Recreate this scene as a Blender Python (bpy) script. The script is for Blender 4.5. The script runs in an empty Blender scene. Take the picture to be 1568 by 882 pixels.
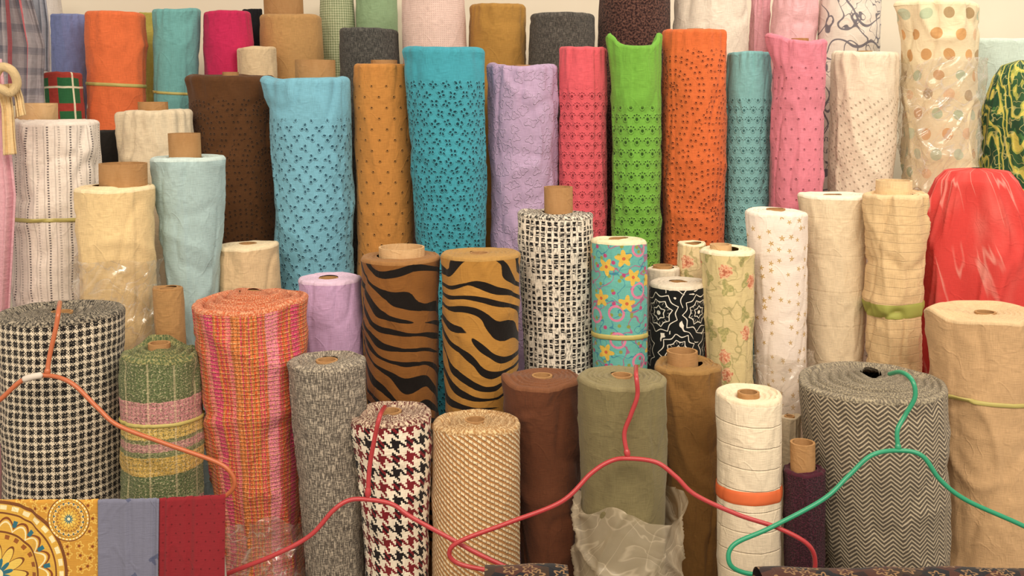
import bpy, math, random
import numpy as np
from mathutils import Vector

random.seed(3)
scene = bpy.context.scene
COL = scene.collection
# ---------------------------------------------------------------- camera model
W, H = 1568.0, 882.0
PITCH = math.radians(11.0)
CAM = np.array([0.0, 0.0, 1.55])

def P(px, py, Y):
    dx = (px - W/2)/W; dy = -(py - H/2)/W
    d = np.array([dx, math.cos(PITCH)+dy*math.sin(PITCH), -math.sin(PITCH)+dy*math.cos(PITCH)])
    return CAM + d*(Y/d[1])

cam_d = bpy.data.cameras.new("camera"); cam = bpy.data.objects.new("camera", cam_d)
COL.objects.link(cam); cam.location = CAM.tolist()
cam.rotation_euler = (math.radians(90)-PITCH, 0, 0)
cam_d.sensor_width = 36; cam_d.lens = 36; cam_d.clip_start = .02
scene.camera = cam

def lin(h):
    h = h.lstrip('#'); o = []
    for i in (0, 2, 4):
        c = int(h[i:i+2], 16)/255
        o.append(c/12.92 if c <= .04045 else ((c+.055)/1.055)**2.4)
    l = .3*o[0]+.55*o[1]+.15*o[2]
    o = [c*.92+l*.08 for c in o]
    return (o[0], o[1], o[2], 1)

# ---------------------------------------------------------------- node DSL
class S:
    def __init__(s, g, k): s.g = g; s.k = k
    def _m(s, op, b=None, c=None): return s.g.m(op, s, b, c)
    def __add__(s, o): return s._m('ADD', o)
    __radd__ = __add__
    def __sub__(s, o): return s._m('SUBTRACT', o)
    def __rsub__(s, o): return s.g.m('SUBTRACT', o, s)
    def __mul__(s, o): return s._m('MULTIPLY', o)
    __rmul__ = __mul__
    def __truediv__(s, o): return s._m('DIVIDE', o)
    def lt(s, o): return s._m('LESS_THAN', o)
    def gt(s, o): return s._m('GREATER_THAN', o)
    def fr(s): return s._m('FRACT')
    def fl(s): return s._m('FLOOR')
    def sin(s): return s._m('SINE')
    def cos(s): return s._m('COSINE')
    def abs(s): return s._m('ABSOLUTE')
    def sqrt(s): return s._m('SQRT')
    def mod(s, o): return s._m('FLOORED_MODULO', o)
    def mx(s, o): return s._m('MAXIMUM', o)
    def mn(s, o): return s._m('MINIMUM', o)
    def pw(s, o): return s._m('POWER', o)
    def ss(s, a, b):   # smooth 0..1 from a to b
        n = s.g.new('ShaderNodeMapRange'); n.interpolation_type = 'SMOOTHSTEP'
        s.g.ln(s, n.inputs[0]); n.inputs[1].default_value = a; n.inputs[2].default_value = b
        if a > b:
            n.inputs[1].default_value = b; n.inputs[2].default_value = a
            n.inputs[3].default_value = 1; n.inputs[4].default_value = 0
        return S(s.g, n.outputs[0])

class G:
    def __init__(s, nt): s.nt = nt
    def new(s, t): return s.nt.nodes.new(t)
    def ln(s, a, inp):
        if isinstance(a, S): s.nt.links.new(a.k, inp)
        else: inp.default_value = a
    def m(s, op, a, b=None, c=None):
        n = s.new('ShaderNodeMath'); n.operation = op
        s.ln(a, n.inputs[0])
        if b is not None: s.ln(b, n.inputs[1])
        if c is not None: s.ln(c, n.inputs[2])
        return S(s, n.outputs[0])
    def xyz(s, x, y, z=0.0):
        n = s.new('ShaderNodeCombineXYZ')
        s.ln(x, n.inputs[0]); s.ln(y, n.inputs[1]); s.ln(z, n.inputs[2])
        return S(s, n.outputs[0])
    def sep(s, v):
        n = s.new('ShaderNodeSeparateXYZ'); s.ln(v, n.inputs[0])
        return [S(s, n.outputs[i]) for i in range(3)]
    def noise(s, x, y, z=0.0, det=1.0, rough=.5):
        n = s.new('ShaderNodeTexNoise'); s.ln(s.xyz(x, y, z), n.inputs['Vector'])
        n.inputs['Scale'].default_value = 1; n.inputs['Detail'].default_value = det
        n.inputs['Roughness'].default_value = rough
        return S(s, n.outputs[0])
    def white(s, x, y):
        n = s.new('ShaderNodeTexWhiteNoise'); n.noise_dimensions = '2D'
        s.ln(s.xyz(x, y), n.inputs['Vector'])
        return S(s, n.outputs['Value'])
    def voro(s, x, y, rnd=1.0):
        n = s.new('ShaderNodeTexVoronoi'); n.voronoi_dimensions = '2D'
        v = s.xyz(x, y); s.ln(v, n.inputs['Vector'])
        n.inputs['Scale'].default_value = 1; n.inputs['Randomness'].default_value = rnd
        px, py, _ = s.sep(S(s, n.outputs['Position']))
        r1 = s.white(px.fl()*1.0, py.fl()*1.0)
        lx = x - px; ly = y - py
        return lx, ly, r1
    def polar(s, lx, ly):
        return (lx*lx+ly*ly).sqrt(), s.m('ARCTAN2', ly, lx)
    def mix(s, f, a, b, mode='MIX'):
        n = s.new('ShaderNodeMix'); n.data_type = 'RGBA'; n.blend_type = mode
        s.ln(f, n.inputs[0]); s.ln(s.c(a), n.inputs[6]); s.ln(s.c(b), n.inputs[7])
        return S(s, n.outputs[2])
    def c(s, a): return lin(a) if isinstance(a, str) else a
    def ramp(s, f, cols, const=True):
        n = s.new('ShaderNodeValToRGB'); s.ln(f, n.inputs[0])
        r = n.color_ramp; r.interpolation = 'CONSTANT' if const else 'LINEAR'
        k = len(cols)
        for i, c in enumerate(cols):
            if isinstance(c, tuple): p, c = c
            else: p = i/k if const else i/(k-1)
            if i < 2: e = r.elements[i]; e.position = p
            else: e = r.elements.new(p)
            e.color = lin(c)
        return S(s, n.outputs[0])

MATS = {}
def fab(name, fn, rough=.9, sheen=.10, bump=.75, slub=.18, dist=.002):
    if name in MATS: return MATS[name]
    m = bpy.data.materials.new(name); m.use_nodes = True
    nt = m.node_tree; g = G(nt)
    bs = nt.nodes['Principled BSDF']
    tc = g.new('ShaderNodeUVMap'); tc.uv_map = 'UVMap'
    u, v, _ = g.sep(S(g, tc.outputs[0]))
    r = fn(g, u, v)
    col, h = r if isinstance(r, tuple) else (r, None)
    a = g.noise(u*650, v*45, 0, 1); b = g.noise(u*45, v*650, 3, 1)
    sl = a + b - 1.0
    big = g.noise(u*9, v*9, 7, 2) - .5
    fac = (sl*slub*2.2 + big*.12) + 1.0
    col = g.mix(1.0, col, g.xyz(fac, fac, fac), 'MULTIPLY')
    g.ln(col, bs.inputs['Base Color'])
    bs.inputs['Roughness'].default_value = rough
    bs.inputs['Sheen Weight'].default_value = sheen
    bs.inputs['Specular IOR Level'].default_value = .2
    wv = g.noise(u*10, v*10, 2, 1)
    crease = (g.noise(u*16+wv*2.0, v*11+wv*2.0, 5, 2)-.5).abs().ss(.05, .0)
    hh = sl*.35 + g.noise(u*40, v*30, 5, 2)*.8 + crease*.35
    if h is not None: hh = hh + h
    bn = g.new('ShaderNodeBump'); bn.inputs['Strength'].default_value = bump
    bn.inputs['Distance'].default_value = dist
    g.ln(hh, bn.inputs['Height']); nt.links.new(bn.outputs[0], bs.inputs['Normal'])
    MATS[name] = m
    return m

def plain(c, **k):
    return fab('cloth_'+c, lambda g, u, v: g.mix(0.0, c, c), **k)

TAU = 2*math.pi
# ---- patterns
def houndstooth(p, dark, light, dark2=None, nz=.0):
    def f(g, u, v):
        t = p/8
        n = (g.noise(u*120, v*120, 0, 1)-.5)*nz
        uu = u+n; vv = v+n
        tw = ((uu/t).fl()+(vv/t).fl()).mod(4.0).lt(1.5)
        wc = (uu/p).fr().lt(.5); fc = (vv/p).fr().lt(.5)
        mask = wc*tw + fc*(1.0-tw)
        d = g.c(dark)
        if dark2:
            k1 = (uu/(2*p)).fr().lt(.5); k2 = (vv/(2*p)).fr().lt(.5)
            d = g.mix(k1*tw + k2*(1.0-tw), dark, dark2)
        return g.mix(mask, light, d), mask*-.6
    return f

def checks(g, u, v):
    p = .0160
    n = (g.noise(u*90, v*90, 0, 2)-.5)*.003
    a = ((u+n)/p).fr(); b = ((v+n)/p).fr()
    fine = (((u+n)/(p/6)).fl()+((v+n)/(p/6)).fl()).mod(2.0)
    A = a.gt(.40); B = b.gt(.36)
    full = A*B; part = (A+B).mn(1.0)*fine
    mask = (full + part*.9*(1.0-full)).mn(1.0)
    br = g.noise(u*400, v*400, 2, 1).gt(.62)
    return g.mix(mask*(1.0-br*.4), '#e3d6bf', '#1a1819'), mask*-.7

def herring(g, u, v):
    c = .020
    n = (g.noise(u*60, v*60, 0, 2)-.5)*.002
    tri = ((u/(2*c)).fr()-.5).abs()*2.0
    s = ((v+n + tri*c*.85)/.0095).fr()
    k = s.ss(.28, .46)*(1.0-s.ss(.86, 1.0))
    sp = g.noise(u*420, v*420, 0, 1)
    return g.mix((k*.9 + (sp-.5)*.35).mx(0.0).mn(1.0), '#c4b59b', '#463e37'), k*-.6

def basket(g, u, v):
    n = (g.noise(u*50, v*50, 0, 2)-.5)*.003
    col = ((u+n)/.0085).fl()
    vv = (v+n)/.0115 + col.mod(2.0)*.5
    lu = ((u+n)/.0085).fr()
    k = (vv + lu*.45).fr()
    m = k.ss(.36, .50)*(1.0-k.ss(.88, 1.0))*(lu.ss(.0, .14))*(1.0-lu.ss(.9, 1.0))
    return g.mix(m, '#b67f44', '#eed8b0'), m*.9

def tweed(c1, c2, su=380, sv=70, k=1.0):
    def f(g, u, v):
        a = g.noise(u*su, v*sv, 0, 2, .6); b = g.noise(u*sv*1.4, v*su, 4, 2, .6)
        m = (a*.75+b*.45).ss(.50, .70)
        return g.mix(m, c1, c2), m*k
    return f

def pinktweed(g, u, v):
    n = (g.noise(u*30, v*14, 0, 2)-.5)*.006
    r = g.white(((u+n)/.0032).fl(), 1.0)
    c = g.ramp(r, ['#d9592f', '#e0803c', '#b97632', '#dc5129', '#e8934a', '#d0435a', '#b96a2c'])
    band = g.noise((u+n)*26, 0.0, 2, 0).ss(.54, .60)
    c = g.mix(band*.75, c, '#dc2a7d')
    band2 = g.noise((u+n)*21, 3.0, 9, 0).ss(.60, .66)
    c = g.mix(band2*.7, c, '#ec8aac')
    h = ((v+n)/.0085).fr(); hl = h.ss(.5, .65)*(1.0-h.ss(.85, 1.0))
    thr = g.noise(u*300, v*90, 3, 1).ss(.42, .6)
    c = g.mix(hl*thr*.7, c, '#eeb377')
    dk = g.noise(u*330, v*330, 8, 1).ss(.52, .66)
    c = g.mix(dk*.68, c, '#7e3218')
    return c, hl*.8 + r*.4

def plaidgreen(g, u, v):
    d = 5.0 - v
    n = (g.noise(u*80, v*80, 0, 2)-.5)*.006
    c = g.ramp((d+n)/.5, [(0, '#66754a'), (.17, '#646f47'), (.19, '#d08a90'), (.285, '#d89f98'), (.29, '#dcba5a'),
                      (.345, '#868758'), (.36, '#d29594'), (.395, '#878e5e'), (.42, '#dab352'), (.50, '#66754c'),
                      (.60, '#7c8960'), (.63, '#c08c86'), (.66, '#64754e')])
    a = g.noise(u*260, v*260, 1, 2, .7)
    cr = ((u/.0105+v/.0105).fl()+(u/.0105-v/.0105).fl()).mod(2.0)
    c = g.mix(a.ss(.5, .68)*.7, c, '#e8dab0')
    c = g.mix((cr*.3+g.noise(u*300, v*300, 6, 2).ss(.53, .7)*.8).mn(.8), c, '#34462b')
    vs = (u/.05).fr().lt(.08)
    c = g.mix(vs*.3, c, '#f1dcb0')
    return c, a

def tiger(base, d2, sl=4.0):
    def f(g, u, v):
        n = g.noise(u*5.5, v*5.5, d2, 1, .4)
        w = g.noise(u*11, v*13, d2+4, 1)
        ph = v/.037 + u*sl + (n-.5)*5.4
        s = (ph*TAU).sin()
        br = (g.noise(u*9, v*16, d2+9, 1)-.5)*2.8
        e = g.noise(u*60, v*60, 3, 2)*.25
        m = (s + br + (w-.5)*.8 + e).ss(.46, .54)
        return g.mix(m, base, '#17110f'), m*.1
    return f

def bwloose(g, u, v):
    n = (g.noise(u*70, v*70, 0, 2)-.5)*.006
    a = ((u+n)/.0145).fr(); b = ((v+n)/.0125).fr()
    A = a.ss(.28, .36)*(1.0-a.ss(.88, .95)); B = b.ss(.22, .32)
    rn = g.white(((u+n)/.0145).fl(), ((v+n)/.0125).fl())
    m = A*B*rn.gt(.12)
    th = g.noise(u*420, v*60, 1, 1).ss(.55, .62)*.8
    m = (m + th*(1.0-m)*.8).mn(1.0)
    w = g.noise(u*60, v*420, 6, 1).ss(.56, .62)
    m = m*(1.0-w*.9)
    return g.mix(m, '#ece2d3', '#1a1718'), m*-1.0

def linesfab(g, u, v):
    n = (g.noise(u*20, v*14, 0, 2)-.5)*.004
    a = ((u+n)/.024).fr()
    l = ((a-.5).abs()).lt(.09)
    tick = ((v+n)/.0065).fr().lt(.55)
    l2 = ((a-.15).abs()).lt(.05)*.35
    lane = (((u+n)/.024).fl()).mod(2.0)
    m = l*tick*(lane*.5+.5) + l2
    return g.mix(m.mn(1.0)*.85, '#efe3da', '#4a424c'), m*-.3

def cell(g, u, v, cw, ch, brick=True):
    row = (v/ch).fl()
    uu = u/cw + (row.mod(2.0)*.5 if brick else 0.0)
    lu = (uu.fr()-.5)*cw; lv = ((v/ch).fr()-.5)*ch
    return lu, lv, uu.fl(), row

def eyelet(c, cw=.03, ch=.026, r=.0035, kind='dot', plain_top=.0, warp=0.0, hole=None, hole_shade=.33, clr=.008, npet=6, sh=0.0, jit=0.0):
    def f(g, u, v):
        d = 5.0 - v
        uu = u + (v*22).sin()*warp; vv = v + u*sh
        gate = None
        if jit:
            uu = uu + (g.noise(u*22, v*22, 1, 1)-.5)*jit; vv = vv + (g.noise(u*22, v*22, 8, 1)-.5)*jit
        if kind == 'swirl':
            lx, ly, r1 = g.voro(uu*6.0, vv*6.0, .8); rv, tv = g.polar(lx, ly)
            rv = rv/6.0
            pp = .0115
            q = rv/pp + tv/TAU*2.0
            ri = q.fl(); lr = (q.fr()-.5)*pp
            cnt = (ri*4.0+5.0).mx(4.0)
            la = ((tv/TAU*cnt).fr()-.5)*(rv*TAU/cnt)
            dist = (lr*lr+la*la).sqrt()
            gate = ri.mod(3.0).lt(1.5)
            lu, lv, iu, iv = lr, la, ri, cnt
        else:
            lu, lv, iu, iv = cell(g, uu, vv, cw, ch)
        rr, th = g.polar(lu, lv)
        if kind == 'dot': dist = rr
        elif kind == 'drop':
            dist = ((lu*lu*1.6+lv*lv).sqrt() + lv*.25)
        elif kind == 'scallop':
            d1 = ((lu*lu*1.3+lv*lv).sqrt() + lv*.2)
            k = TAU/10
            t2 = (th + TAU*2).mod(k) - k/2
            dx = rr*t2.cos() - clr; dy = rr*t2.sin()
            d3 = (dx*dx+dy*dy).sqrt() + lv.lt(.0)*.01 + r*.5
            dist = d1.mn(d3)
        elif kind == 'cluster':
            k = TAU/npet
            rot = g.white(iu, iv)*TAU
            t2 = (th + rot + TAU*2).mod(k) - k/2
            dx = rr*t2.cos() - clr; dy = rr*t2.sin()
            dist = (dx*dx*.55+dy*dy).sqrt()
        m = dist.ss(r, r*.72)
        rim = dist.ss(r*1.9, r*1.25)*(1.0-m)
        if gate is not None: m = m*gate; rim = rim*gate
        if plain_top:
            pt = d.ss(plain_top, plain_top+.01); m = m*pt; rim = rim*pt
        dark = hole or c
        L = lin(dark); hc = tuple(x*hole_shade for x in L[:3])+(1,)  # shade inside the eyelet holes, painted as a darkened cloth colour
        Lc = lin(c); lc = tuple(min(1, x*1.12) for x in Lc[:3])+(1,)
        col = g.mix(rim*.7, c, lc)
        col = g.mix(m*.9, col, hc)
        return col, rim*1.6 - m*2.0
    return f

def embro(c, c2):
    def f(g, u, v):
        lx, ly, r1 = g.voro(u*34, v*34)
        rr, th = g.polar(lx, ly)
        k = (rr - ((th*3.0+r1*6.0).sin()*.1+.3)).abs().ss(.09, .03)
        return g.mix(k*.25, c, c2), k*1.4
    return f

def turqfloral(g, u, v):
    base = '#62b5ad'
    n1 = g.noise(u*14, v*14, 2, 2); n2 = g.noise(u*19, v*19, 8, 2)
    br = (n1-.5).abs().ss(.013, .008)
    c = g.mix(br, base, '#a86a8e')
    tl = (n2-.5).abs().ss(.012, .006)
    c = g.mix(tl, c, '#3c8ca6')
    lx, ly, r1 = g.voro(u*48, v*48); rr, th = g.polar(lx, ly)
    dots = rr.lt(.20)*r1.gt(.5)
    c = g.mix(dots, c, '#8f9a45')
    dots2 = rr.lt(.22)*r1.lt(.2)
    c = g.mix(dots2, c, '#b9467b')
    lx, ly, r1 = g.voro(u*18+3.3, v*18+1.7, .8); rr, th = g.polar(lx, ly)
    R = (th*5.0+r1*9.0).cos()*.09+.28
    fm = rr.lt(R)*r1.gt(.35)
    c = g.mix(fm, c, '#dcb640')
    c = g.mix(rr.lt(.07)*r1.gt(.35), c, '#c9653a')
    ring = (rr-.3).abs().lt(.05)*r1.lt(.15)
    return g.mix(ring, c, '#d97fa2')

def blackfloral(g, u, v):
    wx = (g.noise(u*10, v*10, 1, 1)-.5)*.02; wy = (g.noise(u*10, v*10, 6, 1)-.5)*.02
    lu, lv, iu, iv = cell(g, u+wx+.045, v+wy, .105, .094)
    rr, th = g.polar(lu, lv); rr = rr/.048
    rot = g.white(iu, iv)*6.0
    c = g.mix(0.0, '#15181a', '#15181a')
    m = None
    for n, R0, am, ph in ((9, 1.0, .20, 0.0), (8, .66, .14, .7), (6, .34, .10, .3)):
        R = ((th*(n/2)+rot+ph).cos()).abs()*am*-1.0 + R0
        k = (rr-R).abs().lt(.026)
        m = k if m is None else m+k
    ray = ((th*9.0+rot).sin()).abs().lt(.12)*rr.gt(.42)*rr.lt(.56)
    cen = rr.lt(.10)
    n1 = g.noise(u*22, v*22, 3, 1)
    leaf = (n1-.5).abs().lt(.012)*rr.gt(1.05)
    m = (m+ray+cen+leaf).mn(1.0)
    return g.mix(m, c, '#efe8dc')

def roses(base):
    def f(g, u, v):
        c = g.mix(0.0, base, base)
        lx, ly, r1 = g.voro(u*22+4, v*17, .9); rr, th = g.polar(lx, ly)
        lf = (rr + (th*3.0+r1*7).sin()*.10).lt(.27)*r1.gt(.35)
        c = g.mix(lf*.75, c, g.mix(g.noise(u*160, v*160, 0, 1).ss(.4, .6), '#8a8f4d', '#b7ad6b'))
        vn = (g.noise(u*16, v*16, 5, 2)-.5).abs().ss(.014, .006)
        c = g.mix(vn*.6, c, '#9c9560')
        lx, ly, r1 = g.voro(u*13, v*12, .8); rr, th = g.polar(lx, ly)
        nn = g.noise(u*120, v*120, 3, 2)
        rs = (rr + (nn-.5)*.22).lt(.20)*r1.gt(.5)
        c = g.mix(rs*.85, c, g.ramp(nn+rr*.6, [(0, '#b9503a'), (.45, '#d98263'), (.58, '#edb893'), (.7, '#cf7455')]))
        return c
    return f

def stars(g, u, v):
    lx, ly, r1 = g.voro(u*40, v*40, .9); rr, th = g.polar(lx, ly)
    th2 = (th+r1*6.0+20.0).mod(TAU/5)-TAU/10
    R = (th2.abs()*-1.5+1.0)*(r1*.14+.12)
    m = rr.lt(R*1.3)*r1.gt(.45)
    return g.mix(m, '#f4e6dc', '#c9a257'), m*.2

def polka(g, u, v):
    lu, lv, iu, iv = cell(g, u+(g.noise(u*8, v*8, 1, 1)-.5)*.02, v+(g.noise(u*8, v*8, 5, 1)-.5)*.02, .058, .052)
    rr, th = g.polar(lu, lv)
    c = g.ramp(g.white(iu, iv), ['#a9bf9f', '#dc9f55', '#a98a5c', '#e8bd93', '#b9c9ad', '#c98f4a'])
    m = rr.ss(.0150, .0140)
    return g.mix(m*.85, '#ecdcb6', c)

def leafline(g, u, v):
    n1 = g.noise(u*11, v*9, 0, 1); n2 = g.noise(u*28, v*28, 7, 1)
    m = (n1-.5).abs().ss(.010, .005) + ((n2-.5).abs()*.8).ss(.014, .006)*n1.gt(.5)
    k = (g.noise(u*6, v*6, 5, 1)*40).sin().gt(.95)
    return g.mix((m+k).mn(1.0)*.85, '#e8ddd2', '#565468')

def greenyellow(g, u, v):
    n = g.noise(u*14, v*8, 2, 2)
    s = ((u*22 + v*14 + n*5.5)*TAU*.5).sin()
    c = g.ramp(s*.5+.5, [(0, '#2a5238'), (.22, '#4a7a42'), (.38, '#d8ca55'), (.75, '#a9b04a'), (.90, '#365f3a')])
    n2 = g.noise(u*30, v*30, 5, 1)
    return g.mix((n2-.5).abs().ss(.02, .008)*.5, c, '#e6dc8a')

def tiedye(g, u, v):
    n = g.noise(u*15 + v*3.5, v*3.0, 0, 2)
    a = (n-.5).abs().ss(.022, .0)
    gate = g.noise(u*9, v*7, 9, 1).ss(.42, .6)
    bl = g.noise(u*12, v*6, 3, 2).ss(.45, .8)*.25
    return g.mix((a*.55*gate+bl).mn(1.0), '#d9403c', '#f0a89c')

def grayplaid(g, u, v):
    p = .06
    a = (u/p).fr(); b = (v/p).fr()
    m = (a.lt(.25)*.4+b.lt(.25)*.4+a.gt(.9)*.3+b.gt(.9)*.3).mn(1.0)
    c = g.mix(m, '#a39ba2', '#4f5468')
    return g.mix((a-.5).abs().lt(.03), c, '#b9616a')

def gingham(c1, c2, p=.008):
    def f(g, u, v):
        m = (u/p).fr().lt(.5)*.5+(v/p).fr().lt(.5)*.5
        return g.mix(m, c1, c2)
    return f

def tartan(g, u, v):
    p = .09
    a = (u/p).fr(); b = (v/p).fr()
    c = g.mix(0.0, '#2a6a40', '#2a6a40')
    c = g.mix(((a-.5).abs().lt(.15)+(b-.5).abs().lt(.12)).mn(1.0)*.9, c, '#b2302c')
    return g.mix(((a-.1).abs().lt(.03)+(b-.1).abs().lt(.03)).mn(1.0), c, '#e9e0c2')

def mandala(g, u, v):
    c = g.mix(0.0, '#cf962c', '#cf962c')
    lx, ly, r1 = g.voro(u*46, v*46, .6); rr, th = g.polar(lx, ly)
    pet = (rr-((th*5.0).cos()*.08+.3)).abs().lt(.05)
    c = g.mix(pet*.85, c, '#ecc85a')
    c = g.mix(rr.lt(.12), c, '#8a4a20')
    for (cx, cy, sc) in ((5.070, 4.865, 1.0), (5.205, 4.965, .30)):
        x = u-cx; y = v-cy
        rr, th = g.polar(x, y); rr = rr/sc
        ins = rr.lt(.134)
        c = g.mix(ins, c, '#dfae38')
        c = g.mix((rr-.131).abs().lt(.003), c, '#7d4a24')
        c = g.mix((rr-.122).abs().lt(.004)*((th*34.0).cos().gt(-.2)), c, '#f6e9b8')
        c = g.mix((rr-.112).abs().lt(.0016), c, '#7d4a24')
        R = (th*9.0).cos().abs()*.016+.088
        c = g.mix((rr-R).abs().lt(.0022), c, '#8a4a20')
        c = g.mix((rr-R+.007).abs().lt(.0018), c, '#f6e9b8')
        fl = (th*9.0).cos().abs().lt(.35)*(rr-.096).abs().lt(.006)
        c = g.mix(fl, c, '#2f7288')
        c = g.mix((rr-.078).abs().lt(.0018), c, '#7d4a24')
        d2 = (rr-.070).abs().lt(.004)*((th*24.0).cos().gt(.1))
        c = g.mix(d2, c, '#9a5a26')
        R = (th*6.0).cos().abs()*.026+.030
        c = g.mix(rr.lt(R), c, '#ecc954')
        c = g.mix((rr-R).abs().lt(.0022), c, '#7d4a24')
        R = (th*6.0+1.57).cos().abs()*.018+.012
        c = g.mix(rr.lt(R), c, '#2f7288')
        c = g.mix(rr.lt(.010), c, '#f6e9b8')
    return c

def motifscarf(base, ink, s=13):
    def f(g, u, v):
        lx, ly, r1 = g.voro(u*s, v*s, .8)
        a = (lx*.8+ly*.5); b = (ly*.8-lx*.5)
        box = a.abs().lt(.2)*b.abs().lt(.1)
        st = ((a*38).sin().gt(.1)+(b*30).sin().gt(.5)).mn(1.0)
        return g.mix(box*st*r1.gt(.3)*.8, base, ink)
    return f

def dotscarf(g, u, v):
    lu, lv, _, _ = cell(g, u, v, .016, .016)
    rr, _ = g.polar(lu, lv)
    return g.mix(rr.lt(.0016)*.7, '#8e1e2a', '#5c0d18')

def darkprint(g, u, v):
    lx, ly, r1 = g.voro(u*30, v*30, 1.0); rr, th = g.polar(lx, ly)
    c = g.ramp(r1, ['#2a1a1c', '#3a2a20', '#1c1c22', '#4a2a22'])
    return g.mix((rr-((th*5.0).cos()*.1+.28)).abs().lt(.07), c, '#8a6a48')

def gridpink(c1, c2):
    def f(g, u, v):
        k = ((u/.006).fr()-.5).abs().lt(.2)*((v/.006).fr()-.5).abs().lt(.2)
        return g.mix(k*.5, c1, c2), k*1.0
    return f

def ribbed(c, kk=1.0, p=.045):
    def f(g, u, v):
        s = ((v + (u*8).sin()*.003 + (g.noise(u*4, v*4, 2, 1)-.5)*.02)/p).fr()
        k = s.ss(.9, .97)*(1.0-s.ss(.97, 1.0))
        return g.mix(k*.22*kk, c, '#a98a60'), k*-1.5*kk
    return f

def plaster(name, c1, c2):
    m = bpy.data.materials.new(name); m.use_nodes = True
    g = G(m.node_tree); bs = m.node_tree.nodes['Principled BSDF']
    tc = g.new('ShaderNodeTexCoord'); x, y, z = g.sep(S(g, tc.outputs['Object']))
    n = g.noise(x*6, y*6, z*6, 4)
    g.ln(g.mix(n, c1, c2), bs.inputs['Base Color'])
    bs.inputs['Roughness'].default_value = .85
    bn = g.new('ShaderNodeBump'); bn.inputs['Strength'].default_value = .2
    g.ln(n, bn.inputs['Height']); m.node_tree.links.new(bn.outputs[0], bs.inputs['Normal'])
    return m

def solid(name, c, rough=.4, spec=.5):
    if name in MATS: return MATS[name]
    m = bpy.data.materials.new(name); m.use_nodes = True
    g = G(m.node_tree); bs = m.node_tree.nodes['Principled BSDF']
    tc = g.new('ShaderNodeTexCoord'); x, y, z = g.sep(S(g, tc.outputs['Object']))
    n = g.noise(x*60, y*60, z*60, 2)
    L = lin(c); d = tuple(a*.85 for a in L[:3])+(1,)
    g.ln(g.mix(n, L, d), bs.inputs['Base Color'])
    bs.inputs['Roughness'].default_value = rough
    bs.inputs['Specular IOR Level'].default_value = spec
    MATS[name] = m
    return m

def plastic_mat(name, base, tint, rk=.35, dmix=.6, fk=.25, bd=.012, gr=.2):
    m = bpy.data.materials.new(name); m.use_nodes = True
    nt = m.node_tree; g = G(nt); nt.nodes.remove(nt.nodes['Principled BSDF'])
    out = nt.nodes['Material Output']
    uvn = g.new('ShaderNodeUVMap'); uvn.uv_map = 'UVMap'
    u, v, _ = g.sep(S(g, uvn.outputs[0]))
    w = g.noise(u*9, v*9, 4, 1)*1.6
    n = g.noise(u*14+w, v*20+w, 0, 2, .4)
    n2 = g.noise(u*24-v*18+w, v*7, 6, 1)
    rid = (n-.5).abs().ss(.022, .0)*.7 + (n2-.5).abs().ss(.016, .0)*.6
    bn = g.new('ShaderNodeBump'); bn.inputs['Strength'].default_value = .8; bn.inputs['Distance'].default_value = bd
    g.ln((n-.5).abs()*1.5 + (n2-.5).abs(), bn.inputs['Height'])
    tr = g.new('ShaderNodeBsdfTransparent'); tr.inputs[0].default_value = (.97, .96, .94, 1)
    gl = g.new('ShaderNodeBsdfGlossy'); gl.inputs['Roughness'].default_value = gr
    df = g.new('ShaderNodeBsdfDiffuse'); df.inputs[0].default_value = lin(tint)
    nt.links.new(bn.outputs[0], gl.inputs['Normal']); nt.links.new(bn.outputs[0], df.inputs['Normal'])
    m1 = g.new('ShaderNodeMixShader'); m1.inputs[0].default_value = dmix
    nt.links.new(gl.outputs[0], m1.inputs[1]); nt.links.new(df.outputs[0], m1.inputs[2])
    m2 = g.new('ShaderNodeMixShader')
    lw = g.new('ShaderNodeLayerWeight'); lw.inputs[0].default_value = .25
    nt.links.new(bn.outputs[0], lw.inputs['Normal'])
    f = (S(g, lw.outputs['Facing'])*fk + rid*rk + base).mn(.9)
    g.ln(f, m2.inputs[0])
    nt.links.new(tr.outputs[0], m2.inputs[1]); nt.links.new(m1.outputs[0], m2.inputs[2])
    nt.links.new(m2.outputs[0], out.inputs[0])
    return m
PLASTIC = plastic_mat('clear_plastic_film', .15, '#f3eadc', .50, .5)
MILKY = plastic_mat('milky_plastic_film', .34, '#e2d2b6', .28, .9, .10, .005, .35)

# ---------------------------------------------------------------- mesh builder
class MB:
    def __init__(s): s.v = []; s.f = []; s.uv = []; s.mi = []; s.n = 0
    def grid(s, Pt, UV, mi):
        K, J = Pt.shape[:2]
        s.v.append(Pt.reshape(-1, 3))
        idx = np.arange(K*J).reshape(K, J)+s.n
        q = np.stack([idx[:-1, :-1], idx[:-1, 1:], idx[1:, 1:], idx[1:, :-1]], -1).reshape(-1, 4)
        s.f.append(q); uvf = UV.reshape(-1, 2)
        s.uv.append(uvf[(q-s.n).reshape(-1)])
        s.mi.append(np.full(len(q), mi)); s.n += K*J
    def make(s, name, mats, loc=(0, 0, 0), parent=None):
        v = np.concatenate(s.v); f = np.concatenate(s.f)
        me = bpy.data.meshes.new(name); me.from_pydata(v.tolist(), [], f.tolist())
        uvl = me.uv_layers.new(name='UVMap')
        uvl.data.foreach_set('uv', np.concatenate(s.uv).astype(np.float32).reshape(-1))
        me.polygons.foreach_set('material_index', np.concatenate(s.mi).astype(np.int32))
        me.polygons.foreach_set('use_smooth', np.ones(len(f), dtype=bool))
        for m in mats: me.materials.append(m)
        me.update()
        o = bpy.data.objects.new(name, me); COL.objects.link(o)
        if parent:
            o.parent = parent; o.location = Vector(loc)-parent.location
        else: o.location = loc
        return o

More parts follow.
